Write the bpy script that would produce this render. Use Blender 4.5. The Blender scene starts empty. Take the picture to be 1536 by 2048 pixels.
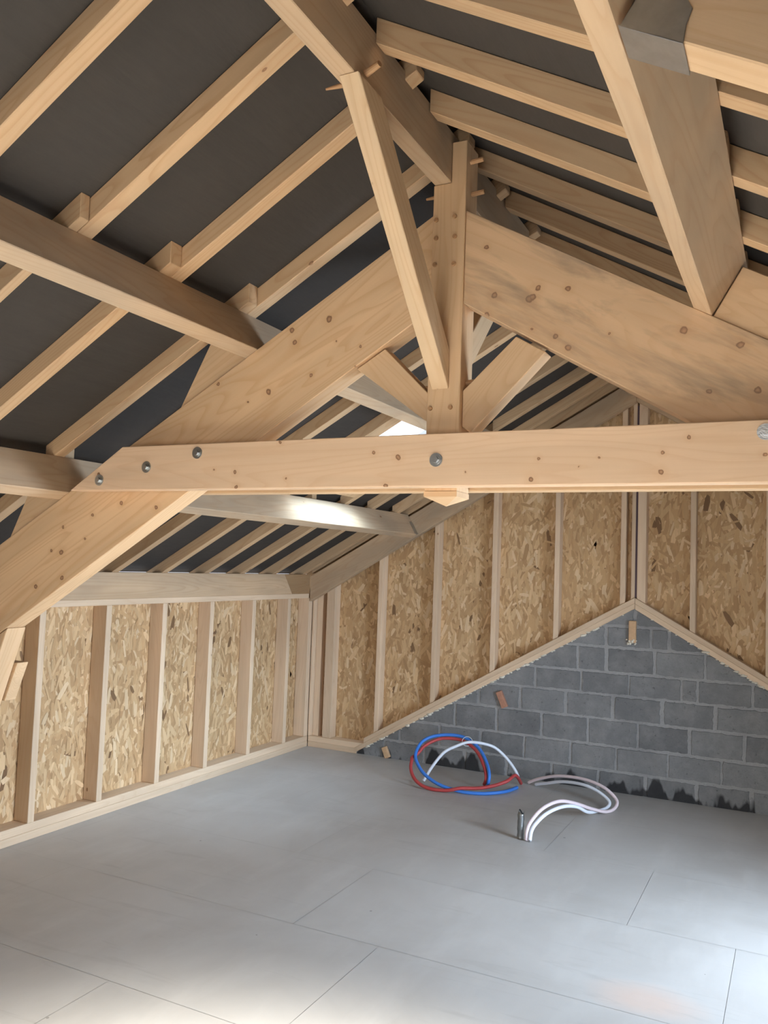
import bpy, bmesh, math, random
from mathutils import Vector, Matrix, noise
S = bpy.context.scene
C = S.collection
random.seed(7)

# ------------------------------------------------------------------ camera, light, exposure
F = 1661.26
R3 = [(0.8941, 0.4464, 0.0354), (-0.0029, -0.0733, 0.9973), (-0.4478, 0.8918, 0.0642)]
cam_d = bpy.data.cameras.new('camera'); cam = bpy.data.objects.new('camera', cam_d); C.objects.link(cam)
cam_d.sensor_fit = 'VERTICAL'; cam_d.sensor_height = 36; cam_d.lens = F * 36 / 2048
cam_d.clip_start = 0.05
_r, _u, _f = (Vector(v).normalized() for v in R3)
mw = Matrix.Identity(4)
for i in range(3):
    mw[i][0], mw[i][1], mw[i][2] = _r[i], _u[i], -_f[i]
mw.translation = Vector((0, 0, 1.65))
cam.matrix_world = mw
S.camera = cam

WORLD = 2.6
w = bpy.data.worlds.new('sky'); S.world = w; w.use_nodes = True
wn = w.node_tree
wb = wn.nodes['Background']
tc = wn.nodes.new('ShaderNodeTexCoord'); sx = wn.nodes.new('ShaderNodeSeparateXYZ')
cr = wn.nodes.new('ShaderNodeValToRGB')
wn.links.new(tc.outputs['Generated'], sx.inputs[0]); wn.links.new(sx.outputs['Z'], cr.inputs[0])
cr.color_ramp.elements[0].position = 0.0; cr.color_ramp.elements[0].color = (0.52, 0.53, 0.55, 1)
cr.color_ramp.elements[1].position = 0.12; cr.color_ramp.elements[1].color = (0.93, 0.97, 1.0, 1)
e = cr.color_ramp.elements.new(1.0); e.color = (0.72, 0.86, 1.0, 1)
wn.links.new(cr.outputs[0], wb.inputs['Color']); wb.inputs['Strength'].default_value = WORLD

def area(name, loc, target, sx_, sy_, energy, col):
    d = bpy.data.lights.new(name, 'AREA'); d.shape = 'RECTANGLE'; d.size = sx_; d.size_y = sy_
    d.energy = energy; d.color = col
    o = bpy.data.objects.new(name, d); C.objects.link(o); o.location = loc
    o.rotation_euler = (Vector(target) - Vector(loc)).to_track_quat('-Z', 'Z').to_euler()
    return o
# daylight entering through the openings of the room, plus one added beam lamp
bw = area('daylight_back_window', (-0.9, -1.25, 1.1), (-1.4, 2.5, 1.3), 1.7, 1.7, 11, (1.0, 0.94, 0.86))
bw.data.spread = math.radians(85)
beam = area('added_beam_under_roof', (0.18, 0.72, 2.36), (-0.80, 1.2, 0.0), 0.6, 0.6, 195, (1.0, 0.94, 0.84))  # added lamp below the closed underlay, brightens the near floor
beam.data.spread = math.radians(58)
rw = area('daylight_right_window', (1.66, 3.8, 0.85), (-3.0, 3.75, -0.1), 3.4, 0.95, 195, (0.69, 0.83, 1.0))
rw.data.spread = math.radians(105)
rl_ = area('daylight_roof_window', (-2.42, 4.96, 2.60), (-2.95, 5.0, 1.95), 0.5, 0.5, 11, (0.58, 0.79, 1.0))
rl_.data.spread = math.radians(80)

S.view_settings.view_transform = 'Standard'
S.view_settings.look = 'None'
S.view_settings.exposure = 0.2
S.view_settings.gamma = 1.0
S.view_settings.use_curve_mapping = False
try:
    S.cycles.use_denoising = True
    S.cycles.max_bounces = 10; S.cycles.diffuse_bounces = 6
    S.cycles.transparent_max_bounces = 8
    S.cycles.sample_clamp_indirect = 6
except Exception:
    pass

# ------------------------------------------------------------------ materials
class NT:
    def __init__(s, name, rough=0.7, spec=0.3):
        s.m = bpy.data.materials.new(name); s.m.use_nodes = True
        s.t = s.m.node_tree; s.b = s.t.nodes['Principled BSDF']
        s.b.inputs['Roughness'].default_value = rough
        s.b.inputs['Specular IOR Level'].default_value = spec
    def n(s, typ, **kw):
        nd = s.t.nodes.new(typ)
        for k, v in kw.items(): setattr(nd, k, v)
        return nd
    def L(s, a, b): s.t.links.new(a, b)
    def math(s, op, a, b=None, c=None, clamp=False):
        nd = s.n('ShaderNodeMath', operation=op); nd.use_clamp = clamp
        for i, v in enumerate((a, b, c)):
            if v is None: continue
            if isinstance(v, (int, float)): nd.inputs[i].default_value = v
            else: s.L(v, nd.inputs[i])
        return nd.outputs[0]
    def vmath(s, op, a, b=None):
        nd = s.n('ShaderNodeVectorMath', operation=op)
        for i, v in enumerate((a, b)):
            if v is None: continue
            if isinstance(v, (tuple, list, Vector)): nd.inputs[i].default_value = v
            else: s.L(v, nd.inputs[i])
        return nd
    def noise(s, vec, scale=1, detail=3, rough=0.5, dist=0):
        nd = s.n('ShaderNodeTexNoise'); s.L(vec, nd.inputs['Vector'])
        nd.inputs['Scale'].default_value = scale; nd.inputs['Detail'].default_value = detail
        nd.inputs['Roughness'].default_value = rough; nd.inputs['Distortion'].default_value = dist
        return nd.outputs['Fac']
    def ramp(s, fac, stops, interp='LINEAR'):
        nd = s.n('ShaderNodeValToRGB'); s.L(fac, nd.inputs[0]); r = nd.color_ramp; r.interpolation = interp
        while len(r.elements) < len(stops): r.elements.new(0.5)
        for e_, (p, c) in zip(r.elements, stops):
            e_.position = p; e_.color = (c[0], c[1], c[2], 1) if not isinstance(c, (int, float)) else (c, c, c, 1)
        return nd.outputs[0]
    def mix(s, fac, a, b, blend='MIX'):
        nd = s.n('ShaderNodeMix', data_type='RGBA', blend_type=blend)
        if isinstance(fac, (int, float)): nd.inputs[0].default_value = fac
        else: s.L(fac, nd.inputs[0])
        for i, v in ((6, a), (7, b)):
            if isinstance(v, tuple): nd.inputs[i].default_value = (*v[:3], 1)
            else: s.L(v, nd.inputs[i])
        return nd.outputs[2]
    def bump(s, h, strength, dist):
        nd = s.n('ShaderNodeBump'); s.L(h, nd.inputs['Height']); nd.inputs['Strength'].default_value = strength
        nd.inputs['Distance'].default_value = dist; s.L(nd.outputs[0], s.b.inputs['Normal'])
    def color(s, c): s.L(c, s.b.inputs['Base Color'])

def wood(name, base, knots=(), dirt=0.0, auto_knots=0.55, lines=0.35, grey=0.0):
    """planed softwood: grain along local X, per-object shift, knots"""
    t = NT(name, 0.62, 0.25)
    oc = t.n('ShaderNodeTexCoord').outputs['Object']
    rnd = t.n('ShaderNodeObjectInfo').outputs['Random']
    off = t.n('ShaderNodeCombineXYZ')
    t.L(t.math('MULTIPLY', rnd, 37.0), off.inputs[0]); t.L(t.math('MULTIPLY', rnd, 91.0), off.inputs[1]); t.L(t.math('MULTIPLY', rnd, 53.0), off.inputs[2])
    v = t.vmath('ADD', oc, off.outputs[0]).outputs[0]
    def sc(x, y, z): return t.vmath('MULTIPLY', v, (x, y, z)).outputs[0]
    fine = t.noise(sc(3, 120, 120), 1, 3, 0.6)
    broad = t.noise(sc(0.8, 7, 7), 1, 3, 0.5, 0.6)
    cont = t.noise(sc(0.55, 5.5, 5.5), 1, 2, 0.4, 0.3)
    rings = t.math('FRACT', t.math('MULTIPLY', cont, 22.0))
    ring = t.ramp(rings, [(0.0, 0.15), (0.25, 0.0), (0.55, 0.0), (0.93, .8), (1.0, 0.15)])
    b = Vector(base)
    col = t.mix(t.ramp(broad, [(0.3, 0.0), (0.7, 1.0)]), tuple(b * 0.84), tuple(b * 1.08))
    warm = (b[0] * 0.72, b[1] * 0.58, b[2] * 0.46)
    col = t.mix(t.math('MULTIPLY', ring, lines), col, warm)
    col = t.mix(t.math('MULTIPLY', fine, 0.18), col, (b[0] * 0.6, b[1] * 0.5, b[2] * 0.42))
    if grey:
        gn = t.noise(sc(1.2, 3, 3), 1, 4, 0.55)
        col = t.mix(t.math('MULTIPLY', t.ramp(gn, [(0.35, 0.0), (0.65, 1.0)]), grey), col, (b[0] * .42, b[1] * .48, b[2] * .58))
    # small knots scattered by a cell texture
    vor = t.n('ShaderNodeTexVoronoi'); t.L(sc(4.2, 8, 8), vor.inputs['Vector']); vor.inputs['Scale'].default_value = 1
    vc = t.n('ShaderNodeSeparateColor'); t.L(vor.outputs['Color'], vc.inputs[0])
    rad = t.math('MULTIPLY_ADD', vc.outputs[1], 0.055, 0.035)
    kd = t.math('DIVIDE', vor.outputs['Distance'], rad)
    kk = t.ramp(kd, [(0.0, 1.0), (0.62, 1.0), (0.95, 0.0)])
    kk = t.math('MULTIPLY', kk, t.math('GREATER_THAN', vc.outputs[0], 1 - auto_knots))
    halo = t.math('MULTIPLY', t.ramp(t.math('MULTIPLY', kd, 0.4), [(0.2, 1.0), (1.0, 0.0)]), t.math('GREATER_THAN', vc.outputs[0], 1 - auto_knots))
    col = t.mix(t.math('MULTIPLY', halo, 0.22), col, warm)
    kcol = t.mix(t.ramp(kd, [(0.25, 0.0), (0.75, 1.0)]), (0.34, 0.19, 0.10), (0.18, 0.095, 0.05))
    col = t.mix(kk, col, kcol)
    # knots placed one by one (world positions on this timber)
    if knots:
        geo = t.n('ShaderNodeNewGeometry').outputs['Position']
        wob = t.n('ShaderNodeTexNoise'); t.L(geo, wob.inputs['Vector']); wob.inputs['Scale'].default_value = 55
        pos = t.vmath('ADD', geo, t.vmath('MULTIPLY', t.vmath('SUBTRACT', wob.outputs['Color'], (.5, .5, .5)).outputs[0], (.011, .011, .011)).outputs[0]).outputs[0]
        acc = None
        for (x, y, z, r) in knots:
            d = t.vmath('DISTANCE', pos, (x, y, z)).outputs['Value']
            k = t.math('DIVIDE', d, r)
            acc = k if acc is None else t.math('MINIMUM', acc, k)
        col = t.mix(t.math('MULTIPLY', t.ramp(t.math('MULTIPLY', acc, .25), [(0.2, 1.0), (0.8, 0.0)]), 0.30), col, warm)
        kc = t.mix(t.ramp(acc, [(0.2, 0.0), (0.7, 1.0)]), (0.38, 0.22, 0.125), (0.19, 0.10, 0.055))
        col = t.mix(t.ramp(acc, [(0.75, 1.0), (1.0, 0.0)]), col, kc)
    if dirt:
        dn = t.noise(sc(1.7, 9, 9), 1, 5, 0.62, 0.5)
        col = t.mix(t.math('MULTIPLY', t.ramp(dn, [(0.47, 0.0), (0.70, 1.0)]), dirt), col, (0.21, 0.165, 0.12))
    bri = t.math('MULTIPLY_ADD', rnd, 0.16, 0.92)
    vm = t.n('ShaderNodeVectorMath', operation='SCALE'); t.L(col, vm.inputs[0]); t.L(bri, vm.inputs['Scale'])
    t.color(vm.outputs[0])
    t.bump(fine, 0.15, 0.002)
    return t.m

BASE = (0.68, 0.485, 0.298)
RAW = (0.63, 0.435, 0.255)
PALE = (0.74, 0.575, 0.41)
def wk(pts, y, r=0.014): return [(x, y, z, r * (0.55 + 0.5 * random.random())) for x, z in pts]
TIE_K = wk([(-1.949, 1.989), (-1.35, 2.046), (-1.252, 2.027), (-1.746, 2.097), (-1.298, 1.928), (-1.941, 1.931), (-0.752, 2.011), (-0.775, 1.943), (-0.369, 2.02), (-0.374, 1.96), (-0.296, 2.063), (-0.09, 2.006), (-2.66, 1.992)], 2.59, .012) + wk([(-1.716, 1.961), (-0.621, 1.98), (-1.0, 1.97), (-.56, 2.01), (-2.05, 2.0)], 2.59, .005)
LCH_K = wk([(-1.767, 2.549), (-1.753, 2.501), (-1.602, 2.577), (-1.673, 2.365), (-1.864, 2.313), (-2.114, 2.361), (-2.937, 1.77), (-2.763, 1.825), (-2.6, 1.876), (-2.938, 1.657), (-3.001, 1.663), (-3.086, 1.499), (-2.926, 1.544), (-2.404, 1.858)], 2.668, .014) + wk([(-1.462, 2.458), (-1.48, 2.385), (-1.567, 2.487), (-1.961, 2.278), (-2.8, 1.72)], 2.668, .008)
RCH_K = wk([(-0.79, 2.6), (-0.688, 2.584), (-0.944, 2.592), (-0.97, 2.525), (-0.727, 2.428), (-0.323, 2.409), (-0.162, 2.35), (-0.248, 2.213), (-0.113, 2.208), (-0.684, 2.386), (-.82, 2.565), (-.808, 2.57)], 2.668, .014) + wk([(-0.808, 2.461), (-0.978, 2.766), (-.55, 2.42)], 2.668, .008)
M = dict(
    timber=wood('planed_timber', BASE, auto_knots=.4),
    tie=wood('tie_beam_timber', (0.74, 0.545, 0.37), TIE_K, auto_knots=0.0, lines=.3),
    chord=wood('left_chord_timber', (0.70, 0.495, 0.30), LCH_K, auto_knots=0.05, lines=.55),
    dirty=wood('right_chord_timber', (0.60, 0.42, 0.26), RCH_K, dirt=1.0, auto_knots=0.05, lines=.25),
    purlin=wood('purlin_timber', (0.60, 0.44, 0.285), auto_knots=.4, grey=.5, lines=.4),
    rafter=wood('rafter_softwood', RAW, auto_knots=.6, lines=.55, grey=.35),
    stud=wood('stud_softwood', PALE, auto_knots=.4, lines=.25),
    brown=wood('brown_end_timber', (0.40, 0.26, 0.14), auto_knots=.3),
    brace=wood('pale_brace_timber', (0.76, 0.575, 0.37), auto_knots=.3, lines=.5),
    peg=wood('dowel_wood', (0.42, 0.25, 0.13), auto_knots=0.0),
)
def simple(name, col, rough=.5, metal=0, spec=.4, nscale=0, namp=.3):
    t = NT(name, rough, spec); t.b.inputs['Metallic'].default_value = metal
    if nscale:
        oc = t.n('ShaderNodeTexCoord').outputs['Object']
        n_ = t.noise(oc, nscale, 4, .6)
        t.color(t.mix(n_, tuple(Vector(col) * (1 - namp)), tuple(Vector(col) * (1 + namp))))
        t.bump(n_, .2, .004)
    else:
        t.b.inputs['Base Color'].default_value = (*col, 1)
    return t.m
M['zinc'] = simple('zinc_plated_steel', (.50, .52, .53), .28, 1, .5, 200, .12)
M['galv'] = simple('galvanised_sheet', (.50, .52, .53), .38, 1, .5, 25, .25)
M['foam'] = simple('cured_foam', (.74, .70, .60), .9, 0, .1, 90, .2)
M['red'] = simple('red_corrugated_conduit', (.42, .055, .055), .5)
M['blue'] = simple('blue_corrugated_conduit', (.045, .20, .66), .5)
M['white'] = simple('white_tube_plastic', (.70, .76, .86), .35)
M['pink'] = simple('pinkish_tube_plastic', (.70, .60, .64), .4)
M['tie_plastic'] = simple('clear_tie_plastic', (.55, .6, .64), .3)
M['brick'] = simple('red_brown_wedge', (.42, .22, .15), .85, 0, .2, 40, .35)
M['tan'] = simple('tan_wedge', (.60, .40, .24), .8, 0, .2, 40, .2)
M['gap_shade'] = simple('dark_gap_shade', (.08, .05, .06), .8)  # dark colour standing for shade in the stud gap

# roof underlay membrane
t = NT('roof_underlay_membrane', .75, .25)
g = t.n('ShaderNodeNewGeometry').outputs['Position']
n1 = t.noise(g, 2.2, 4, .6); n2 = t.noise(t.vmath('MULTIPLY', g, (30, 6, 30)).outputs[0], 1, 3, .6)
t.color(t.mix(t.mix(.35, n1, n2), (.030, .027, .0245), (.058, .051, .045)))
t.bump(t.mix(.3, n1, n2), .35, .02)
M['membrane'] = t.m

# strand board: flakes are real overlapping chips, coloured per chip
t = NT('strand_board', .7, .25)
at = t.n('ShaderNodeAttribute', attribute_name='chip').outputs['Color']
g = t.n('ShaderNodeNewGeometry').outputs['Position']
nn = t.noise(t.vmath('MULTIPLY', g, (90, 90, 14)).outputs[0], 1, 3, .6)
big = t.noise(g, 3.0, 2, .5)
c1 = t.mix(t.math('MULTIPLY', nn, .4), at, (.30, .18, .085))
c1 = t.mix(t.math('MULTIPLY', t.ramp(big, [(.35, 0.), (.7, 1.)]), .18), c1, (.36, .23, .12))
t.color(c1); t.bump(nn, .2, .002)
M['osb'] = t.m

# concrete block + mortar (colour per block from the mesh)
t = NT('concrete_block', .9, .15)
at = t.n('ShaderNodeAttribute', attribute_name='chip').outputs['Color']
g = t.n('ShaderNodeNewGeometry').outputs['Position']
a = t.noise(g, 7, 5, .65); b_ = t.noise(g, 85, 4, .7)
c1 = t.mix(t.math('MULTIPLY', b_, .55), at, (.10, .105, .11))
a2 = t.noise(g, 2.3, 4, .6, .6)
c1 = t.mix(t.math('MULTIPLY', t.ramp(a, [(.42, 0.), (.7, 1.)]), .4), c1, (.34, .34, .34))
c1 = t.mix(t.math('MULTIPLY', t.ramp(a2, [(.5, 0.), (.72, 1.)]), .45), c1, (.12, .125, .13))
pit = t.noise(g, 38, 3, .75)
c1 = t.mix(t.math('MULTIPLY', t.ramp(pit, [(.62, 0.), (.70, 1.)]), .55), c1, (.07, .072, .075))
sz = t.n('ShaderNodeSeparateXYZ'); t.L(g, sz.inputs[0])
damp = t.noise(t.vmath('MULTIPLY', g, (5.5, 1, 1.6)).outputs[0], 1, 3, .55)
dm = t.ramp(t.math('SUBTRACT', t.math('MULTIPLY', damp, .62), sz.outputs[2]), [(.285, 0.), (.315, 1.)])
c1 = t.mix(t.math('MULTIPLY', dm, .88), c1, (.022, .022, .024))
t.color(c1); t.bump(t.mix(.5, a, b_), .5, .008)
M['block'] = t.m

# chipboard floor panels, dusty
t = NT('dusty_floor_panel', .55, .35)
at = t.n('ShaderNodeAttribute', attribute_name='chip').outputs['Color']
g = t.n('ShaderNodeNewGeometry').outputs['Position']
a = t.noise(g, 1.3, 5, .6, .4); b_ = t.noise(g, 260, 3, .7); c_ = t.noise(t.vmath('MULTIPLY', g, (6, 1.6, 1)).outputs[0], 1, 4, .6)
col = t.mix(t.math('MULTIPLY', t.ramp(a, [(.38, 0.), (.66, 1.)]), .75), at, (.42, .405, .385))
col = t.mix(t.math('MULTIPLY', b_, .35), col, (.39, .38, .365))
col = t.mix(t.math('MULTIPLY', t.ramp(c_, [(.5, 0.), (.75, 1.)]), .3), col, (.61, .60, .58))
vor = t.n('ShaderNodeTexVoronoi'); t.L(t.vmath('MULTIPLY', g, (2.6, 2.6, 1)).outputs[0], vor.inputs['Vector']); vor.inputs['Scale'].default_value = 1.5
vs = t.n('ShaderNodeSeparateColor'); t.L(vor.outputs['Color'], vs.inputs[0])
spot = t.math('LESS_THAN', t.math('ADD', vor.outputs['Distance'], t.math('MULTIPLY', b_, .02)), t.math('MULTIPLY_ADD', vs.outputs[0], .040, .006))
col = t.mix(t.math('MULTIPLY', spot, .6), col, (.13, .12, .11))
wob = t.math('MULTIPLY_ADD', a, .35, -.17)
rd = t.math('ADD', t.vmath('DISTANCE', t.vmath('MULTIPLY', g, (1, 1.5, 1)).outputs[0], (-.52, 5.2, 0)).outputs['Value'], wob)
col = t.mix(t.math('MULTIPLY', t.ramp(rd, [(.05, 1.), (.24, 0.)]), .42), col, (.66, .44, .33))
for (sxx, syy, rr) in ((-.95, 4.35, .22), (-.55, 4.2, .13), (-.15, 4.5, .17)):
    r_ = t.math('ADD', t.vmath('DISTANCE', t.vmath('MULTIPLY', g, (1, 2.2, 1)).outputs[0], (sxx, syy * 2.2, 0)).outputs['Value'], wob)
    col = t.mix(t.math('MULTIPLY', t.ramp(r_, [(.0, 1.), (rr, 0.)]), .30), col, (.38, .365, .34))
scr = t.noise(t.vmath('MULTIPLY', t.vmath('ADD', g, (3.1, 1.7, 0)).outputs[0], (1.1, 9, 1)).outputs[0], 1, 4, .6, 1.2)
col = t.mix(t.math('MULTIPLY', t.ramp(scr, [(.60, 0.), (.72, 1.)]), .30), col, (.33, .32, .305))
t.color(col)
t.b.inputs['Roughness'].default_value = .48
t.bump(b_, .15, .001)
M['floor'] = t.m
M['plaster'] = simple('plain_board_wall', (.60, .50, .38), .8, 0, .2, 5, .12)

t = NT('skylight_glass', .02, .5)
tr = t.n('ShaderNodeBsdfTransparent'); tr.inputs[0].default_value = (.97, .98, 1, 1)
gl = t.n('ShaderNodeBsdfGlossy'); gl.inputs['Roughness'].default_value = .02
mx = t.n('ShaderNodeMixShader'); mx.inputs[0].default_value = .06
t.L(tr.outputs[0], mx.inputs[1]); t.L(gl.outputs[0], mx.inputs[2])
t.L(mx.outputs[0], t.t.nodes['Material Output'].inputs['Surface'])
M['glass'] = t.m

# ------------------------------------------------------------------ helpers
def tag(o, label=None, cat=None, group=None, kind=None):
    if label: o['label'] = label
    if cat: o['category'] = cat
    if group: o['group'] = group
    if kind: o['kind'] = kind
    return o

def link(name, bm, mat, mtx=None, parent=None, smooth=False):
    me = bpy.data.meshes.new(name); bmesh.ops.recalc_face_normals(bm, faces=bm.faces[:])
    if smooth:
        for f in bm.faces: f.smooth = True
    bm.to_mesh(me); bm.free()
    o = bpy.data.objects.new(name, me); C.objects.link(o)
    mats = mat if isinstance(mat, (list, tuple)) else [mat]
    for m in mats: me.materials.append(m)
    if mtx is not None: o.matrix_world = mtx
    if parent is not None:
        o.parent = parent
        pm = parent['_m'] if False else parent.matrix_world
        o.matrix_parent_inverse = pm.inverted()
    return o

def frame(origin, ax, hint):
    x = Vector(ax).normalized(); h = Vector(hint)
    z = (h - x * h.dot(x)).normalized(); y = z.cross(x)
    m = Matrix.Identity(4)
    for i in range(3): m[i][0], m[i][1], m[i][2] = x[i], y[i], z[i]
    m.translation = Vector(origin)
    return m

def solid(name, loopA, loopB, mat, axis, hint=(0, 0, 1), parent=None, bev=.0025):
    """prism between two matching 3D loops; object's local X runs along `axis` (the grain)"""
    A = [Vector(p) for p in loopA]; B = [Vector(p) for p in loopB]
    o = sum(A + B, Vector()) / (2 * len(A))
    ax = Vector(axis)
    if abs(ax.normalized().dot(Vector(hint).normalized())) > .98: hint = (0, 1, 0)
    m = frame(o, ax, hint); inv = m.inverted()
    bm = bmesh.new()
    va = [bm.verts.new(inv @ p) for p in A]; vb = [bm.verts.new(inv @ p) for p in B]
    bm.faces.new(va); bm.faces.new(vb[::-1])
    n_ = len(A)
    for i in range(n_): bm.faces.new((va[i], va[(i + 1) % n_], vb[(i + 1) % n_], vb[i]))
    bmesh.ops.recalc_face_normals(bm, faces=bm.faces[:])
    if bev: bmesh.ops.bevel(bm, geom=bm.edges[:], offset=bev, segments=1, affect='EDGES', clamp_overlap=True)
    return link(name, bm, mat, m, parent)

def prism_xz(name, poly, y0, y1, mat, axis2, parent=None, bev=.0025):
    return solid(name, [(x, y0, z) for x, z in poly], [(x, y1, z) for x, z in poly], mat, (axis2[0], 0, axis2[1]), (0, 0, 1) if abs(axis2[0]) > .1 else (1, 0, 0), parent, bev)
def prism_yz(name, poly, x0, x1, mat, axis2, parent=None, bev=.0025):
    return solid(name, [(x0, y, z) for y, z in poly], [(x1, y, z) for y, z in poly], mat, (0, axis2[0], axis2[1]), (0, 0, 1) if abs(axis2[0]) > .1 else (1, 0, 0), parent, bev)
def box(name, x0, x1, y0, y1, z0, z1, mat, axis='x', parent=None, bev=.0025):
    A = [(x0, y0, z0), (x1, y0, z0), (x1, y0, z1), (x0, y0, z1)]; B = [(x, y1, z) for x, y, z in A]
    ax = {'x': (1, 0, 0), 'y': (0, 1, 0), 'z': (0, 0, 1)}[axis]
    return solid(name, A, B, mat, ax, (0, 0, 1) if axis != 'z' else (1, 0, 0), parent, bev)

def cyl(name, p0, p1, r, mat, parent=None, seg=12, r1=None, bev=0):
    p0, p1 = Vector(p0), Vector(p1); L = (p1 - p0).length
    m = frame((p0 + p1) / 2, p1 - p0, (0, 0, 1) if abs((p1 - p0).normalized().z) < .9 else (0, 1, 0))
    bm = bmesh.new(); r1 = r if r1 is None else r1
    a = [bm.verts.new((-L / 2, r * math.cos(i * 2 * math.pi / seg), r * math.sin(i * 2 * math.pi / seg))) for i in range(seg)]
    b = [bm.verts.new((L / 2, r1 * math.cos(i * 2 * math.pi / seg), r1 * math.sin(i * 2 * math.pi / seg))) for i in range(seg)]
    bm.faces.new(a); bm.faces.new(b[::-1])
    for i in range(seg): bm.faces.new((a[i], a[(i + 1) % seg], b[(i + 1) % seg], b[i]))
    bmesh.ops.recalc_face_normals(bm, faces=bm.faces[:])
    if bev: bmesh.ops.bevel(bm, geom=bm.edges[:], offset=bev, segments=2, affect='EDGES', clamp_overlap=True)
    return link(name, bm, mat, m, parent)

def catmull(P, n=8):
    P = [Vector(p) for p in P]; out = []
    for i in range(len(P) - 1):
        a = P[max(i - 1, 0)]; b = P[i]; c = P[i + 1]; d = P[min(i + 2, len(P) - 1)]
        for k in range(n):
            s = k / n
            out.append(.5 * ((2 * b) + (c - a) * s + (2 * a - 5 * b + 4 * c - d) * s * s + (3 * b - 3 * c + d - a) * s ** 3))
    out.append(P[-1]); return out
def tube(name, P, r, mat, n=10, seg=10, ribs=0.0, parent=None):
    pts = catmull(P, n)
    if ribs:                        # resample finely so that the corrugation shows
        res = [pts[0]]; step = .0055; acc = 0
        for a, b in zip(pts, pts[1:]):
            d = (b - a).length
            if d == 0: continue
            s = step - acc
            while s <= d: res.append(a.lerp(b, s / d)); s += step
            acc = d - (s - step)
        pts = res
    for p in pts: p.z = max(p.z, r * 1.05)
    org = sum(pts, Vector()) / len(pts); org.z = 0
    bm = bmesh.new(); prev = None; nrm = None
    for i, p in enumerate(pts):
        tan = (pts[min(i + 1, len(pts) - 1)] - pts[max(i - 1, 0)]).normalized()
        if nrm is None: nrm = tan.orthogonal().normalized()
        nrm = (nrm - tan * nrm.dot(tan)).normalized(); bi = tan.cross(nrm)
        rr = r * (1 + ribs * (1 if i % 2 else -1))
        ring = [bm.verts.new(p - org + rr * (math.cos(k * 2 * math.pi / seg) * nrm + math.sin(k * 2 * math.pi / seg) * bi)) for k in range(seg)]
        if prev:
            for k in range(seg): bm.faces.new((prev[k], prev[(k + 1) % seg], ring[(k + 1) % seg], ring[k]))
        else: bm.faces.new(ring[::-1])
        prev = ring
    bm.faces.new(prev)
    return link(name, bm, mat, Matrix.Translation(org), parent, smooth=True)

# ------------------------------------------------------------------ key dimensions (metres)
XR = -1.12                 # ridge line
XL = -3.97                 # face of the left knee-wall framing
XRW = 1.73                 # right knee wall
YG = 6.54                  # face of the gable framing
YB = -1.35                 # back wall
SL = .57                   # roof slope
CS = 1 / math.sqrt(1 + SL * SL)
ZC, ZR, ZM = 2.948, 3.172, 3.254   # heights at the ridge: chord top, rafter underside, membrane
def zl(x, z0): return z0 - SL * abs(x - XR)

# ------------------------------------------------------------------ room shell
# floor: butt-jointed panels with hairline gaps over a base
bm = bmesh.new(); cl = bm.loops.layers.float_color.new('chip')
def quad(bm, pts, col, cl):
    f = bm.faces.new([bm.verts.new(p) for p in pts])
    for l in f.loops: l[cl] = (*col, 1)
    return f
quad(bm, [(-4.25, YB - .1, -.006), (2.0, YB - .1, -.006), (2.0, 6.8, -.006), (-4.25, 6.8, -.006)], (.30, .29, .275), cl)
rows = [2.54 + .803 * k for k in range(-5, 6)]; xoff = {0: -1.63, 1: -2.07, 2: -2.545, 3: -1.35, -1: -2.4, -2: -1.9}
rp = random.Random(3)
for k, y0 in zip(range(-5, 6), rows):
    y1 = min(y0 + .803, 6.75); y0c = max(y0, YB)
    if y1 <= y0c: continue
    x = xoff.get(k, -2.2 + .6 * rp.random()) - 1.82 * 2
    while x < 1.9:
        a, b = max(x, -4.2), min(x + 1.82, 1.9)
        if b > a:
            g_ = .0008; v_ = .52 * (1 + rp.uniform(-.035, .035))
            quad(bm, [(a + g_, y0c + g_, 0), (b - g_, y0c + g_, 0), (b - g_, y1 - g_, 0), (a + g_, y1 - g_, 0)], (v_, v_ * .985, v_ * .955), cl)
        x += 1.82
tag(link('floor', bm, M['floor']), 'grey dusty chipboard panel floor with thin joints', 'floor', kind='structure')

# roof underlay with one roof-window opening, one folded sheet with thickness
SKY_A = (-2.875, -2.07, 4.62, 5.345)     # left slope opening (x0,x1,y0,y1)
SKY_B = (-.05, .75, .35, 1.14)  # right slope area, not cut out of the underlay
bm = bmesh.new()
def slope_grid(xs, ys, holes):
    for i in range(len(xs) - 1):
        for j in range(len(ys) - 1):
            cx, cy = (xs[i] + xs[i + 1]) / 2, (ys[j] + ys[j + 1]) / 2
            if any(h[0] < cx < h[1] and h[2] < cy < h[3] for h in holes): continue
            P = [(xs[i], ys[j]), (xs[i + 1], ys[j]), (xs[i + 1], ys[j + 1]), (xs[i], ys[j + 1])]
            lo = [bm.verts.new((x, y, zl(x, ZM))) for x, y in P]; hi = [bm.verts.new((x, y, zl(x, ZM) + .012)) for x, y in P]
            bm.faces.new(lo); bm.faces.new(hi[::-1])
            for k in range(4): bm.faces.new((lo[k], lo[(k + 1) % 4], hi[(k + 1) % 4], hi[k]))
slope_grid([-4.118, SKY_A[0], SKY_A[1], XR], [YB - .1, SKY_A[2], SKY_A[3], 6.75], [SKY_A])
slope_grid([XR, SKY_B[0], SKY_B[1], 1.98], [YB - .1, SKY_B[2], SKY_B[3], 6.75], [])
bmesh.ops.remove_doubles(bm, verts=bm.verts[:], dist=1e-4)
tag(link('ceiling', bm, M['membrane']), 'dark grey roof underlay stretched above the rafters', 'ceiling', kind='structure')

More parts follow.
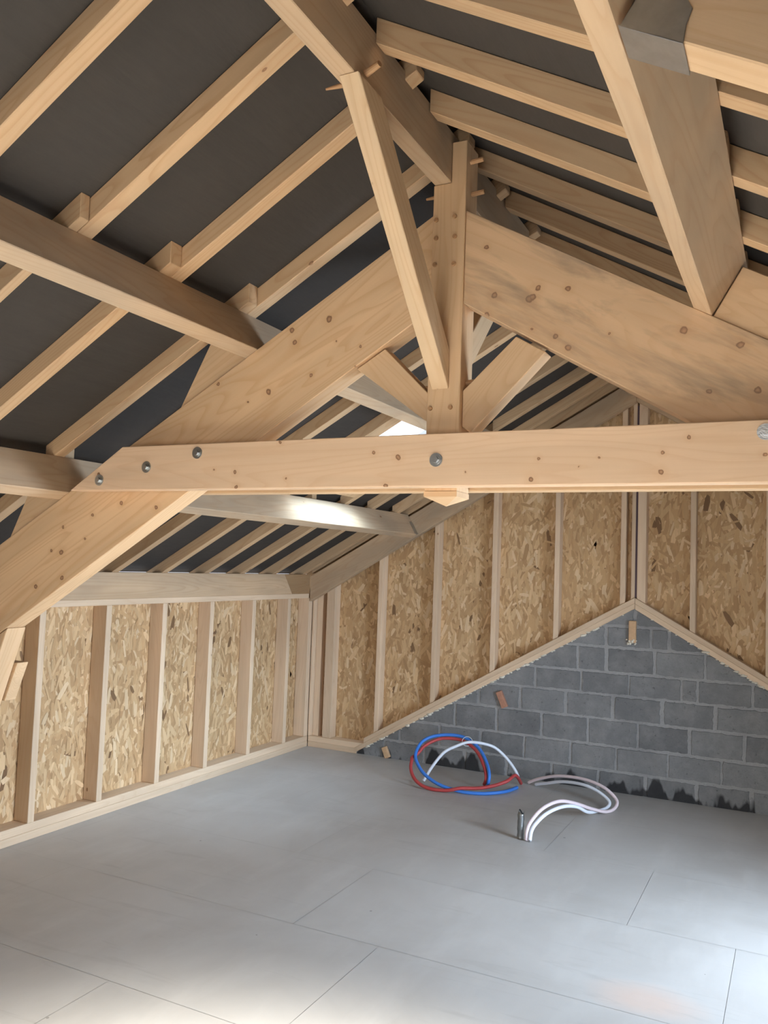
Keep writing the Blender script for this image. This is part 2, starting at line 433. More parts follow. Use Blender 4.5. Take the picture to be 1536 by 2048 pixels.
def chips_on(bm, cl, fn, u0, u1, v0, v1, inside, rnd, density, wscale=1.0):
    """overlapping wood flakes over a wall plane; fn(u,v,d)->point"""
    pal = [((.70, .50, .29), 3), ((.60, .41, .225), 5), ((.52, .335, .17), 5), ((.44, .27, .13), 3), ((.74, .57, .37), 2), ((.36, .21, .10), .8), ((.15, .085, .045), .28)]
    cols = [c for c, w_ in pal for _ in range(int(w_ * 20))]
    n_ = int((u1 - u0) * (v1 - v0) * density)
    for _ in range(n_):
        u, v = rnd.uniform(u0, u1), rnd.uniform(v0, v1)
        if not inside(u, v): continue
        L = rnd.uniform(.05, .15) * wscale; W = rnd.uniform(.012, .036) * wscale
        a = rnd.gauss(0, .38) if rnd.random() < .86 else rnd.uniform(-1.57, 1.57)
        ca, sa = math.cos(a), math.sin(a)
        pts = []
        for (p, q) in ((-.5, -.5), (-.2, -.55), (.3, -.42), (.5, -.1), (.42, .4), (.1, .52), (-.45, .38)):
            p = p * L * rnd.uniform(.9, 1.1); q = q * W * rnd.uniform(.8, 1.15)
            uu, vv = u + q * ca + p * sa, v + p * ca - q * sa
            pts.append((min(max(uu, u0), u1), max(vv, v0)))
        d = rnd.uniform(.0004, .0034)
        c = tuple(1.12 * q for q in rnd.choice(cols)); c = tuple(0.8 * a_ + .2 * b_ for a_, b_ in zip(c, (.64, .46, .27))) if max(c) > .3 else c; k = rnd.uniform(.9, 1.1)
        quad(bm, [fn(uu, vv, d) for uu, vv in pts], tuple(min(1, x * k) for x in c), cl)

# left knee wall (strand board) -------------------------------------------------
XO = -4.09
bm = bmesh.new(); cl = bm.loops.layers.float_color.new('chip')
for q in ([(XO, YB, -.02), (XO, 6.7, -.02), (XO, 6.7, 1.41), (XO, YB, 1.41)],):
    quad(bm, q, (.47, .30, .155), cl)
    quad(bm, [(x - .015, y, z) for x, y, z in q], (.47, .30, .155), cl)
chips_on(bm, cl, lambda u, v, d: (XO + d, u, v), 2.75, 6.64, .0, 1.41, lambda u, v: True, random.Random(11), 1250)
wl = tag(link('wall_left', bm, M['osb']), 'left knee wall of strand board behind the studs', 'wall', kind='structure')

# gable wall: strand board above -------------------------------------------------
def z_sill(x): return 1.475 - .585 * abs(x - XR)      # top of the raking sole plates
bm = bmesh.new(); cl = bm.loops.layers.float_color.new('chip')
YO = YG + .10
quad(bm, [(-4.2, YO, -.02), (1.95, YO, -.02), (1.95, YO, zl(1.95, ZM)), (XR, YO, ZM), (-4.2, YO, zl(-4.2, ZM))], (.46, .29, .15), cl)
quad(bm, [(-4.2, YO + .015, -.02), (1.95, YO + .015, -.02), (1.95, YO + .015, zl(1.95, ZM)), (XR, YO + .015, ZM), (-4.2, YO + .015, zl(-4.2, ZM))], (.46, .29, .15), cl)
chips_on(bm, cl, lambda u, v, d: (u, YO - d, v), -4.09, 1.72, .0, 3.1, lambda u, v: z_sill(u) - .08 < v < zl(u, 3.05), random.Random(12), 1200, 1.05)
tag(link('wall_gable', bm, M['osb']), 'gable wall of strand board above the block gable', 'wall', kind='structure')

# old block gable: each block a raised face over the mortar bed ------------------
def clip(poly, a, b, c):            # keep a*x+b*z<=c
    out = []
    for i in range(len(poly)):
        p, q = poly[i], poly[(i + 1) % len(poly)]
        fp, fq = a * p[0] + b * p[1] - c, a * q[0] + b * q[1] - c
        if fp <= 0: out.append(p)
        if fp * fq < 0:
            s = fp / (fp - fq); out.append((p[0] + s * (q[0] - p[0]), p[1] + s * (q[1] - p[1])))
    return out
bm = bmesh.new(); cl = bm.loops.layers.float_color.new('chip')
YK = YG + .012
rb = random.Random(5)
hull = [(-3.50, -.01), (1.30, -.01), (XR, 1.405)]
va = [bm.verts.new((x, YK, z)) for x, z in hull]; vb = [bm.verts.new((x, YO - .004, z)) for x, z in hull]
fs = [bm.faces.new(va), bm.faces.new(vb[::-1])] + [bm.faces.new((va[i], va[(i + 1) % 3], vb[(i + 1) % 3], vb[i])) for i in range(3)]
for f in fs:
    for l in f.loops: l[cl] = (.40, .405, .41, 1)
beds = [-.03, .152, .338, .536, .722, .892, 1.085, 1.25, 1.42]
joints = {0: [-1.737, -1.377, -1.026, -.666, -.301], 1: [-1.963, -1.593, -1.24, -.868, -.499, -.13], 2: [-2.198, -1.824, -1.46, -1.086, -.722, -.347],
          3: [-2.36, -2.003, -1.639, -1.274, -.913, -.544, -.18], 4: [-1.885, -1.517, -1.156, -.778, -.665, -.297], 5: [-1.549, -1.331, -.967, -.616], 6: [-1.331, -1.0, -.87]}
for r in range(8):
    z0, z1 = beds[r], beds[r + 1]
    js = joints.get(r, [])
    xs = sorted(js)
    lo = xs[0] if xs else XR; hi = xs[-1] if xs else XR
    xs = [lo - .366 * k for k in range(6, 0, -1)] + (xs if xs else [XR]) + [hi + .366 * k for k in range(1, 7)]
    for a, b in zip(xs, xs[1:]):
        gw = rb.uniform(.008, .017); gz = rb.uniform(.0085, .0125)
        poly = [(a + gw, z0 + gz), (b - gw, z0 + gz), (b - gw, z1 - gz), (a + gw, z1 - gz)]
        # raking edges of the gable
        k_ = .58; top = 1.392
        poly = clip(poly, k_, 1, top + k_ * XR) if poly else poly
        poly = clip(poly, -k_, 1, top - k_ * XR) if poly else poly
        if len(poly) < 3: continue
        area_ = abs(sum(poly[i][0] * poly[(i + 1) % len(poly)][1] - poly[(i + 1) % len(poly)][0] * poly[i][1] for i in range(len(poly)))) / 2
        if area_ < .0012: continue
        pts = []
        for i in range(len(poly)):
            p, q = poly[i], poly[(i + 1) % len(poly)]
            d = math.hypot(q[0] - p[0], q[1] - p[1]); n_ = max(1, int(d / .022))
            for s in range(n_):
                x, z = p[0] + (q[0] - p[0]) * s / n_, p[1] + (q[1] - p[1]) * s / n_
                pts.append((x + rb.gauss(0, .0024), z + rb.gauss(0, .0024)))
        cx, cz = sum(p[0] for p in pts) / len(pts), sum(p[1] for p in pts) / len(pts)
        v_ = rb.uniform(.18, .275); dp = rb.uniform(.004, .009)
        col = (v_, v_ * 1.025, v_ * 1.06)  # grey blocks with the bluish daylight tinge put into their colour
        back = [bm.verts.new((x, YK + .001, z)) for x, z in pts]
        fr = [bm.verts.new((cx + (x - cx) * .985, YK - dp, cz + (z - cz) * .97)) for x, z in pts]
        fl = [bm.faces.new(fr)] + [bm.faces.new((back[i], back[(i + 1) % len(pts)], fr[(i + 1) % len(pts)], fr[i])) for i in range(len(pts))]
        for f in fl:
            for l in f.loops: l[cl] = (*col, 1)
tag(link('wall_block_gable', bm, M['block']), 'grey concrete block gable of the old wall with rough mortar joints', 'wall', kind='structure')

# walls out of frame: right knee wall with a window opening, back wall with a wide opening
def wall_with_hole(name, fn, u0, u1, v0, v1, hole, th):
    bm = bmesh.new(); us = [u0, hole[0], hole[1], u1]; vs = [v0, hole[2], hole[3], v1]
    for i in range(3):
        for j in range(3):
            if i == 1 and j == 1: continue
            P = [(us[i], vs[j]), (us[i + 1], vs[j]), (us[i + 1], vs[j + 1]), (us[i], vs[j + 1])]
            a = [bm.verts.new(fn(u, v, 0)) for u, v in P]; b = [bm.verts.new(fn(u, v, th)) for u, v in P]
            bm.faces.new(a); bm.faces.new(b[::-1])
            for k in range(4): bm.faces.new((a[k], a[(k + 1) % 4], b[(k + 1) % 4], b[k]))
    return tag(link(name, bm, M['plaster']), None, 'wall', kind='structure')
wall_with_hole('wall_right', lambda u, v, d: (XRW + d, u, v), YB, 6.64, -.02, 1.56, (2.1, 5.5, .3, 1.35), .1)['label'] = 'right knee wall with a window opening'
bm = bmesh.new()
for P in ([(-4.2, 0), (-1.8, 0), (-1.8, 2.0), (-4.2, 1.5)], [(0, 0), (1.85, 0), (1.85, 1.55), (0, 2.0)], [(-4.2, 1.5), (-1.8, 2.0), (0, 2.0), (1.85, 1.55), (XR, 3.25)]):
    a = [bm.verts.new((x, YB, z)) for x, z in P]; b = [bm.verts.new((x, YB - .1, z)) for x, z in P]
    bm.faces.new(a); bm.faces.new(b[::-1])
    for k in range(len(P)): bm.faces.new((a[k], a[(k + 1) % len(P)], b[(k + 1) % len(P)], b[k]))
tag(link('wall_back', bm, M['plaster']), 'back gable wall with a wide opening', 'wall', kind='structure')

# roof window in the far left slope
x0, x1, y0, y1 = SKY_A
win = bpy.data.objects.new('window_1', None); C.objects.link(win); win.location = ((x0 + x1) / 2, (y0 + y1) / 2, zl((x0 + x1) / 2, ZM)); bpy.context.view_layer.update()
tag(win, 'bright roof window in the far left slope between the purlins', 'roof window', kind='structure')
def slant_box(name, xa, xb, ya, yb, za0, zb0, mat, parent=None, side=-1, bev=.002):
    """box lying in the slope: x range, y range, heights z0 measured at the ridge"""
    A = [(xa, ya, zl(xa, za0)), (xb, ya, zl(xb, za0)), (xb, ya, zl(xb, zb0)), (xa, ya, zl(xa, zb0))]
    return solid(name, A, [(x, yb, z) for x, y, z in A], mat, (1, 0, -SL * (1 if xa > XR else -1)), (0, 0, 1), parent, bev)
M['frame'] = simple('window_frame_grey', (.55, .57, .6), .4)
slant_box('frame_side', x0, x1, y0, y0 + .03, ZM + .012, ZM + .075, M['frame'], win)
slant_box('frame_side', x0, x1, y1 - .03, y1, ZM + .012, ZM + .075, M['frame'], win)
slant_box('frame_rail', x0, x0 + .03, y0 + .03, y1 - .03, ZM + .012, ZM + .075, M['frame'], win)
slant_box('frame_rail', x1 - .03, x1, y0 + .03, y1 - .03, ZM + .012, ZM + .075, M['frame'], win)
slant_box('pane', x0 + .03, x1 - .03, y0 + .03, y1 - .03, ZM + .05, ZM + .056, M['glass'], win, bev=0)

# ------------------------------------------------------------------ left knee wall framing
GP = 'sole and head plates of the left knee wall'
box('sole_plate', -4.088, XL, 2.2, YG - .012, 0, .047, M['stud'], 'y')
tag(bpy.data.objects['sole_plate'], 'lower pine sole plate lying on the floor along the left wall', 'plate')
tag(box('sole_plate', -4.088, XL - .002, 2.2, YG - .012, .047, .095, M['stud'], 'y'), 'upper pine sole plate carrying the left wall studs', 'plate')
tag(box('head_plate', -4.088, XL, 2.2, YG - .082, 1.332, 1.372, M['stud'], 'y'), 'pine head plate on top of the left wall studs', 'plate')
names = ['nearest the camera, beside the truss leg', 'second from the camera', 'third from the camera', 'fourth from the camera', 'fifth from the camera', 'sixth from the camera, next to the corner studs', 'beside the far corner']
for k, ya in enumerate((3.479, 4.002, 4.531, 5.055, 5.598, 6.121)):
    tag(box('wall_stud', -4.086, XL, ya, ya + .045, .0955, 1.3315, M['stud'], 'z'), 'pine stud on the left wall, ' + names[k], 'stud', 'left wall studs')
tag(box('wall_stud', -4.086, XL, 6.464, 6.522, .0955, 1.3315, M['stud'], 'z'), 'pine corner stud closing the far end of the left wall', 'stud', 'left wall studs')
# eaves purlin with a slant-cut end piece in darker brown
Y2 = 6.46
prism_yz('eaves_purlin', [(2.2, 1.3725), (6.17, 1.3725), (6.04, 1.545), (2.2, 1.545)], -4.06, XL + .004, M['purlin'], (1, 0))
tag(bpy.data.objects['eaves_purlin'], 'long grey-brown eaves purlin above the left wall head plate', 'purlin')
tag(prism_yz('eaves_purlin', [(6.172, 1.3725), (Y2 - .001, 1.3725), (Y2 - .001, 1.545), (6.042, 1.545)], -4.06, XL + .004, M['brown'], (1, 0)), 'short darker end piece of the eaves purlin in the far corner', 'purlin')

# ------------------------------------------------------------------ gable framing
tag(box('gable_sole_plate', XL + .002, -3.47, YG - .01, YG + .095, 0, .046, M['stud'], 'x'), 'lower short sole plate on the floor at the foot of the gable corner', 'plate')
tag(prism_xz('gable_sole_plate', [(XL + .002, .0465), (-3.49, .0465), (-3.41, .094), (XL + .002, .094)], YG - .01, YG + .095, M['stud'], (1, 0)), 'upper short sole plate under the gable corner studs', 'plate')
def rake(name, side, zt0, zt1, xa, xb, lab):
    k_ = .585 if side < 0 else .565
    P = [(xa, zt0 - k_ * abs(xa - XR)), (xb, zt0 - k_ * abs(xb - XR)), (xb, zt1 - k_ * abs(xb - XR)), (xa, zt1 - k_ * abs(xa - XR))]
    return tag(prism_xz(name, P, YG - .01, YG + .098, M['stud'], (1, k_ * -side)), lab, 'plate')
rake('raking_plate', -1, 1.390, 1.4325, -3.488, XR - .001, 'lower raking plate along the left slope of the block gable')
rake('raking_plate', -1, 1.433, 1.475, -3.40, XR - .001, 'upper raking plate left of the gable peak, under the stud feet')
rake('raking_plate', 1, 1.385, 1.4285, XR + .001, 1.32, 'lower raking plate along the right slope of the block gable')
rake('raking_plate', 1, 1.429, 1.472, XR + .001, 1.38, 'upper raking plate right of the gable peak, under the stud feet')
def z_gb(x): return 2.972 - .588 * abs(x - XR)      # underside of gable rafters
# raking gable rafters
tag(prism_xz('gable_rafter', [(-3.965, 1.302), (XR - .001, 2.972), (XR - .001, 3.15), (-3.965, 1.528)], Y2, YG - .012, M['purlin'], (1, .588)), 'wide raking timber under the left roof edge against the gable wall', 'rafter')
tag(prism_xz('gable_rafter', [(1.7, 1.314), (XR + .001, 2.972), (XR + .001, 3.15), (1.7, 1.545)], Y2, YG - .012, M['purlin'], (1, -.588)), 'wide raking timber right of the gable peak against the gable wall', 'rafter')
def gstud(xa, xb, lab, y0=YG, y1=None, zfoot=None):
    y1 = y1 or YO - .004
    k_ = .585 if (xa + xb) / 2 < XR else .565
    def foot(x): return max(.0945, (1.4755 if x < XR else 1.4725) - k_ * abs(x - XR)) + .0005
    return tag(prism_xz('gable_stud', [(xa, foot(xa)), (xb, foot(xb)), (xb, z_gb(xb) + .06), (xa, z_gb(xa) + .06)], y0, y1, M['stud'], (0, 1)), lab, 'stud', 'gable wall studs')
gstud(-3.967, -3.946, 'thin pale corner batten where gable and left wall meet', y0=YG - .0175)
gstud(-3.944, -3.885, 'grey-brown corner stud beside the thin batten in the far left corner', y0=YG + .03)
gstud(-3.828, -3.742, 'wide pale double stud standing just right of the far left corner')
gstud(-3.312, -3.270, 'gable stud with its foot at the low end of the left raking plate')
gstud(-2.790, -2.748, 'gable stud left of the bent tubes, fourth bay from the peak')
gstud(-2.270, -2.228, 'gable stud landing mid-way on the left raking plate')
gstud(-1.749, -1.709, 'gable stud one bay left of the stud group at the peak')
gstud(-1.235, -1.195, 'left stud of the group at the gable peak')
gstud(-1.153, -1.124, 'middle narrow stud of the group at the gable peak')
gstud(-1.109, -1.045, 'right wider stud of the group at the gable peak')
gstud(-.728, -.688, 'first gable stud right of the peak')
gstud(-.216, -.176, 'second gable stud right of the peak, at the frame edge')
gstud(.305, .345, 'third gable stud right of the peak, outside the picture edge')
gstud(.83, .87, 'fourth gable stud right of the peak, outside the picture edge')
tag(box('gap_shade_strip', -1.1235, -1.1095, YG + .004, YG + .03, 1.476, 2.95, M['gap_shade'], 'z', bev=0), 'thin dark strip as gap shade between the twin studs above the gable peak', 'strip')  # solid dark strip in place of the shade between the studs

# expanding foam squeezed out under the raking plates
bm = bmesh.new(); rf = random.Random(9)
for i in range(230):
    x = rf.uniform(-3.38, -.1)
    if -1.35 < x < -.75 and rf.random() < .8: continue
    k_ = .585 if x < XR else .565
    base_z = (1.390 if x < XR else 1.385) - k_ * abs(x - XR)
    r = min(abs(rf.gauss(.0035, .0035)) + .0025, .014)
    mtx = Matrix.Translation((x, YG - .006 + rf.uniform(-.004, .006), base_z - rf.uniform(-.003, .005))) @ Matrix.Diagonal((rf.uniform(1, 2.6), .9, rf.uniform(.6, 1.1), 1))
    bmesh.ops.create_icosphere(bm, subdivisions=1, radius=r, matrix=mtx)
tag(link('expanding_foam', bm, M['foam'], smooth=True), 'crumbly pale foam squeezed out under the raking plates', 'foam', kind='stuff')

# wedges left in the block wall
def wedge(cx, cz, wdt, hgt, ang, mat, lab, prot=.035):
    ca, sa = math.cos(ang), math.sin(ang)
    P = [(cx + u * ca - v * sa, cz + u * sa + v * ca) for u, v in ((-wdt / 2, -hgt / 2), (wdt / 2, -hgt / 2), (wdt / 2 * .94, hgt / 2), (-wdt / 2, hgt / 2))]
    return tag(prism_xz('wooden_wedge', P, YK - prot, YK + .02, mat, (-sa, ca), bev=.004), lab, 'wedge')
w1 = wedge(-1.134, 1.215, .054, .165, 0, M['tan'], 'tan wooden wedge set upright in the blocks under the gable peak')
bm = bmesh.new()
for i in range(16):
    bmesh.ops.create_icosphere(bm, subdivisions=1, radius=rf.uniform(.006, .015), matrix=Matrix.Translation((-1.155 + rf.uniform(-.03, .05), YK - .02 + rf.uniform(-.012, .01), 1.132 + rf.uniform(-.012, .03))))
tag(link('foam_blob', bm, M['foam'], parent=w1, smooth=True), 'pale foam at the foot of the wedge')
wedge(-2.153, .603, .052, .135, .42, M['brick'], 'reddish wooden wedge tilted in the blocks above the blue tube')
wedge(-3.178, .048, .05, .095, .42, M['tan'], 'tan wooden wedge at floor level in the low left tip of the block wall')

# ------------------------------------------------------------------ truss
YK0, YK1 = 2.66, 2.775         # king post faces
KP = [(-1.181, 1.915), (-1.058, 1.915), (-1.058, 3.166), (-1.1135, 3.166), (-1.1135, 3.019), (-1.181, 3.019)]
king = prism_xz('king_post', KP, YK0, YK1, M['timber'], (0, 1))
tag(king, 'square king post standing upright in the middle of the truss', 'post')
bpy.context.view_layer.update()
# pointed pendant end
cxk, cyk = -1.1195, (YK0 + YK1) / 2
A = [(-1.1815, YK0 - .002, 1.914), (-1.0575, YK0 - .002, 1.914), (-1.0575, YK1 + .002, 1.914), (-1.1815, YK1 + .002, 1.914)]
bm = bmesh.new(); va = [bm.verts.new(Vector(p) - Vector((cxk, cyk, 1.914))) for p in A]
vm_ = [bm.verts.new(Vector(p) - Vector((cxk, cyk, 1.914)) + Vector((0, 0, -.018))) for p in A]
ap = bm.verts.new((0, 0, -.048)); bm.faces.new(va)
for i in range(4):
    bm.faces.new((va[i], va[(i + 1) % 4], vm_[(i + 1) % 4], vm_[i])); bm.faces.new((vm_[i], vm_[(i + 1) % 4], ap))
bmesh.ops.recalc_face_normals(bm, faces=bm.faces[:])
tag(link('pendant', bm, M['timber'], Matrix.Translation((cxk, cyk, 1.914)), king), 'pyramid-pointed lower end of the post')
for x, z in [(-1.167, 2.889), (-1.096, 2.892), (-1.165, 2.822), (-1.094, 2.819), (-1.167, 2.726), (-1.094, 2.72), (-1.167, 2.208), (-1.091, 2.208)]:
    cyl('peg', (x, YK0 - .008, z), (x, YK0 + .02, z), .0085, M['peg'], king, bev=.002)
for x, y, z, a in [(-1.06, 2.70, 3.10, .05), (-1.06, 2.72, 2.99, .05), (-1.058, 2.72, 2.305, .055)]:
    cyl('peg', (x - .01, y, z), (x + a, y, z + .004), .009, M['peg'], king, bev=.002)
cyl('peg', (-1.175, 2.70, 2.995), (-1.225, 2.695, 2.99), .009, M['peg'], king, r1=.004)
cyl('peg', (-1.175, 2.72, 2.302), (-1.215, 2.718, 2.30), .007, M['peg'], king, r1=.003)

CY0, CY1 = 2.668, 2.768
chl = prism_xz('principal_rafter', [(-1.1815, zl(-1.1815, ZC)), (-1.1815, 2.566), (-3.185, 1.348), (-3.80, .975), (-3.80, zl(-3.80, ZC))], CY0, CY1, M['chord'], (1, .59))
tag(chl, 'deep left principal rafter of the truss, rising to the king post', 'rafter')
chr_ = prism_xz('principal_rafter', [(-1.0575, zl(-1.0575, ZC)), (-1.0575, 2.577), (1.0, 1.34), (1.55, 1.01), (1.55, zl(1.55, ZC))], CY0, CY1, M['dirty'], (1, -.59))
tag(chr_, 'deep right principal rafter with dark smudges, falling away from the king post', 'rafter')

def tie(y0, y1, lab, mat):
    P = [(-2.535, 2.106), (-2.823, 1.925), (.583, 1.925), (.295, 2.106)]
    return tag(prism_xz('tie_beam', P, y0, y1, mat, (1, 0)), lab, 'beam')
tf = tie(2.59, 2.6575, 'long front tie plank with round bolt heads across the truss', M['tie'])
tie(2.7775, 2.845, 'rear tie plank hidden behind the bolted front tie', M['timber'])
bpy.context.view_layer.update()
def bolt(x, z, ang):
    b = cyl('bolt', (x, 2.5895, z), (x, 2.5865, z), .0238, M['zinc'], tf, seg=28, bev=.0006)
    cyl('bolt_head', (x, 2.586, z), (x, 2.5765, z), .0118, M['zinc'], b, seg=6, bev=.0006)
    cyl('bolt_flange', (x, 2.5866, z), (x, 2.5838, z), .0165, M['zinc'], b, seg=24)
for i, (x, z) in enumerate([(-2.654, 1.968), (-2.397, 2.018), (-2.137, 2.069), (-1.109, 2.015), (-.088, 2.070)]):
    bolt(x, z, i)

# struts from king post to principals
def strut(sd, P, lab):
    return tag(prism_xz('strut', P, 2.685, 2.757, M['timber'], (sd * .7, .7)), lab, 'strut')
strut(-1, [(-1.182, 2.262), (-1.367, 2.446), (-1.483, 2.379), (-1.182, 2.160)], 'short diagonal strut from the king post up to the left principal rafter')
strut(1, [(-1.0565, 2.27), (-.868, 2.4455), (-.763, 2.383), (-1.024, 2.118), (-1.0565, 2.143)], 'short diagonal strut from the king post up to the right principal rafter')

# ridge purlin and its braces
RX0, RX1 = -1.179, -1.1145
tag(solid('ridge_purlin', [(RX0, -1.3, 3.02), (RX1, -1.3, 3.02), (RX1, -1.3, 3.205), (RX0, -1.3, 3.185)], [(RX0, Y2 - .002, 3.02), (RX1, Y2 - .002, 3.02), (RX1, Y2 - .002, 3.205), (RX0, Y2 - .002, 3.185)], M['purlin'], (0, 1, 0)), 'ridge purlin running along the top of the roof over the king post', 'purlin')
br = prism_yz('ridge_brace', [(2.658, 2.273), (2.658, 2.41), (2.08, 3.019), (1.935, 3.019)], -1.163, -1.1, M['brace'], (-.7, .72))
tag(br, 'bright diagonal brace in front, from the king post up to the ridge purlin', 'brace')
bpy.context.view_layer.update()
cyl('peg', (-1.105, 1.99, 3.042), (-1.055, 1.975, 3.05), .011, M['peg'], br, r1=.009)
cyl('peg', (-1.155, 1.99, 3.025), (-1.225, 1.97, 3.012), .010, M['peg'], br, r1=.003)
tag(prism_yz('ridge_brace', [(2.777, 2.30), (2.777, 2.43), (3.36, 3.019), (3.48, 3.019)], -1.16, -1.1, M['timber'], (.7, .72)), 'shaded diagonal brace behind the king post up to the ridge purlin', 'brace')

# truss leg and tie to the knee wall at the left edge
k_ = (-3.41 + 3.297) / (1.033 - 1.339)
tag(prism_xz('truss_leg', [(-3.253, 1.302), (-3.253 - k_ * 1.295, .001), (-3.253 - k_ * 1.295 - .24, .001), (-3.253 - .24, 1.158)], CY0 + .002, CY1 + .004, M['timber'], (k_, 1)), 'inclined leg under the left principal rafter at the picture edge', 'leg post')
tag(prism_xz('wall_tie', [(-3.30, 1.130), (-3.372, .945), (-3.965, .945), (-3.965, 1.130)], 2.777, 2.84, M['timber'], (1, 0)), 'horizontal wall tie with slant-cut pinkish end beside the truss leg', 'beam')

# purlins, set square to the slope -------------------------------------------------
def purlin(xb, zb, sd, ya, yb, lab, mat, wdt=.066, dep=.1943):
    """(xb,zb): upslope lower edge; sd=-1 left slope, +1 right slope"""
    dn = Vector((sd * CS, 0, -SL * CS)); up = Vector((sd * SL * CS, 0, CS))
    p = Vector((xb, 0, zb)); Q = [p, p + dn * wdt, p + dn * wdt + up * dep, p + up * dep]
    return tag(solid('purlin', [q + Vector((0, ya, 0)) for q in Q], [q + Vector((0, yb, 0)) for q in Q], mat, (0, 1, 0), up), lab, 'purlin')
purlin(-1.928, 2.4876, -1, -1.3, Y2 - .002, 'upper left purlin resting on the left principal rafter', M['purlin'])
plo = purlin(-2.915, 1.925, -1, -1.3, Y2 - .002, 'lower left purlin lit by the roof window beyond the truss', M['purlin'])
prr = purlin(-.298, 2.4796, 1, -1.3, Y2 - .002, 'big right purlin with a steel hanger at the top of the picture', M['purlin'], wdt=.062)
bpy.context.view_layer.update()
# hanger strap at the far end of the lower left purlin
q = Vector((-2.915, 0, 1.925)); up = Vector((-SL * CS, 0, CS)); out = Vector((CS, 0, SL * CS))
Ap = [q + out * .0025 + up * a for a in (-.004, .12)]
solid('purlin_hanger', [Ap[0] + Vector((0, 6.405, 0)), Ap[1] + Vector((0, 6.405, 0)), Ap[1] + Vector((0, 6.457, 0)), Ap[0] + Vector((0, 6.457, 0))],
      [p_ + out * .002 + Vector((0, y_, 0)) for p_, y_ in ((Ap[0], 6.405), (Ap[1], 6.405), (Ap[1], 6.457), (Ap[0], 6.457))], M['galv'], (0, 1, 0), up, plo, 0)

# cleats on the principals holding the purlins
def cleat(sd, pts, lab):
    return tag(prism_xz('purlin_cleat', pts, CY0 + .008, CY1 - .01, M['timber'], (1, -sd * SL)), lab, 'cleat')
def ct(x): return zl(x, ZC) + .0008
dn = lambda sd: Vector((sd * CS, -SL * CS)); up2 = lambda sd: Vector((sd * SL * CS, CS))
for (xb, sd, L_, lab) in ((-1.928, -1, .375, 'wedge-shaped cleat under the upper left purlin on the principal rafter'),
                          (-2.915, -1, .36, 'wedge-shaped cleat under the lower left purlin on the principal rafter'),
                          (-.298, 1, .40, 'wedge-shaped cleat beside the right purlin on the principal rafter')):
    p = Vector((xb, ct(xb))); a = p + dn(sd) * .067; b = p + dn(sd) * (.067 + L_)
    t1 = a + up2(sd) * .168; t2 = a + dn(sd) * .105 + up2(sd) * .168
    cleat(sd, [(a.x, a.y), (b.x, b.y), (t2.x, t2.y), (t1.x, t1.y)], lab)

# ------------------------------------------------------------------ rafters
RT = ZM - .0015
def rafter(xa, xb, ya, yb, lab, group):
    return tag(slant_box('rafter', xa, xb, ya, yb, ZR + .0006, RT, M['rafter']), lab, 'rafter', group)
ORD = ['first', 'second', 'third', 'fourth', 'fifth', 'sixth', 'seventh', 'eighth', 'ninth', 'tenth', 'eleventh', 'twelfth']
# upper left run: from beyond the ridge down to the upper purlin
ul = [1.465, 1.888, 2.32, 2.785, 3.20, 3.66, 4.09, 4.48, 4.95, 5.35, 5.81, 6.25]
for k, yb in enumerate(ul):
    xr = -1.076
    xe = -2.14 if k < 4 else -2.02
    P = [(xe, zl(xe, ZR + .0006)), (xr, ZR + .0006 + SL * (xr - XR)), (xr, zl(xr, RT)), (XR, RT), (xe, zl(xe, RT))]
    side = 'in front of the truss' if k < 4 else 'beyond the truss'
    n_ = k if k < 4 else k - 4
    tag(prism_xz('rafter', P, yb - .06, yb, M['rafter'], (1, SL)), '%s rafter from the camera %s, between ridge and upper left purlin' % (ORD[n_], side), 'rafter', 'rafters between the ridge and the upper left purlin')
# middle left run, upper ends lapping past the upper purlin beside the upper rafters
for k, (ya, yb, dbl) in enumerate([(1.79, 1.826, 0), (2.20, 2.258, 0), (2.665, 2.722, 0), (3.10, 3.16, 0), (3.56, 3.62, 0), (4.01, 4.07, 0), (4.49, 4.61, 1), (5.3515, 5.405, 1), (5.785, 5.845, 0), (6.235, 6.30, 0)]):
    side = 'in front of the truss' if k < 3 else 'beyond the truss'
    n_ = k if k < 3 else k - 3
    lab = '%s rafter from the camera %s, between the two left purlins' % (ORD[n_], side)
    if dbl: lab = ['doubled rafter on the near side of the bright roof window', 'doubled rafter on the far side of the bright roof window'][k - 6]
    rafter(-3.072 if k < 3 else -3.055, -1.978 if k < 3 else -2.025, ya, yb, lab, 'rafters between the two left purlins')
# trimmer closing the roof window at its foot and head
tag(slant_box('roof_window_trimmer', -2.935, -2.878, 4.612, 5.350, ZR + .002, RT, M['rafter']), 'short trimmer along the foot of the bright roof window', 'trimmer')
# eaves run
for k, yb in enumerate([2.36, 2.82, 3.25, 3.67, 4.09, 4.56, 5.02, 5.47, 5.92, 6.395]):
    side = 'in front of the truss' if k < 1 else 'beyond the truss'
    n_ = k if k < 1 else k - 1
    rafter(-4.13, -3.058, yb - .06, yb, '%s rafter from the camera %s, between lower left purlin and eaves' % (ORD[n_], side), 'rafters between the lower left purlin and the eaves')
# batten against the gable rafter
tag(slant_box('edge_batten', -3.96, -1.2, 6.475, 6.525, ZR + .002, RT, M['rafter']), 'thin batten along the left roof edge above the gable timber', 'batten')
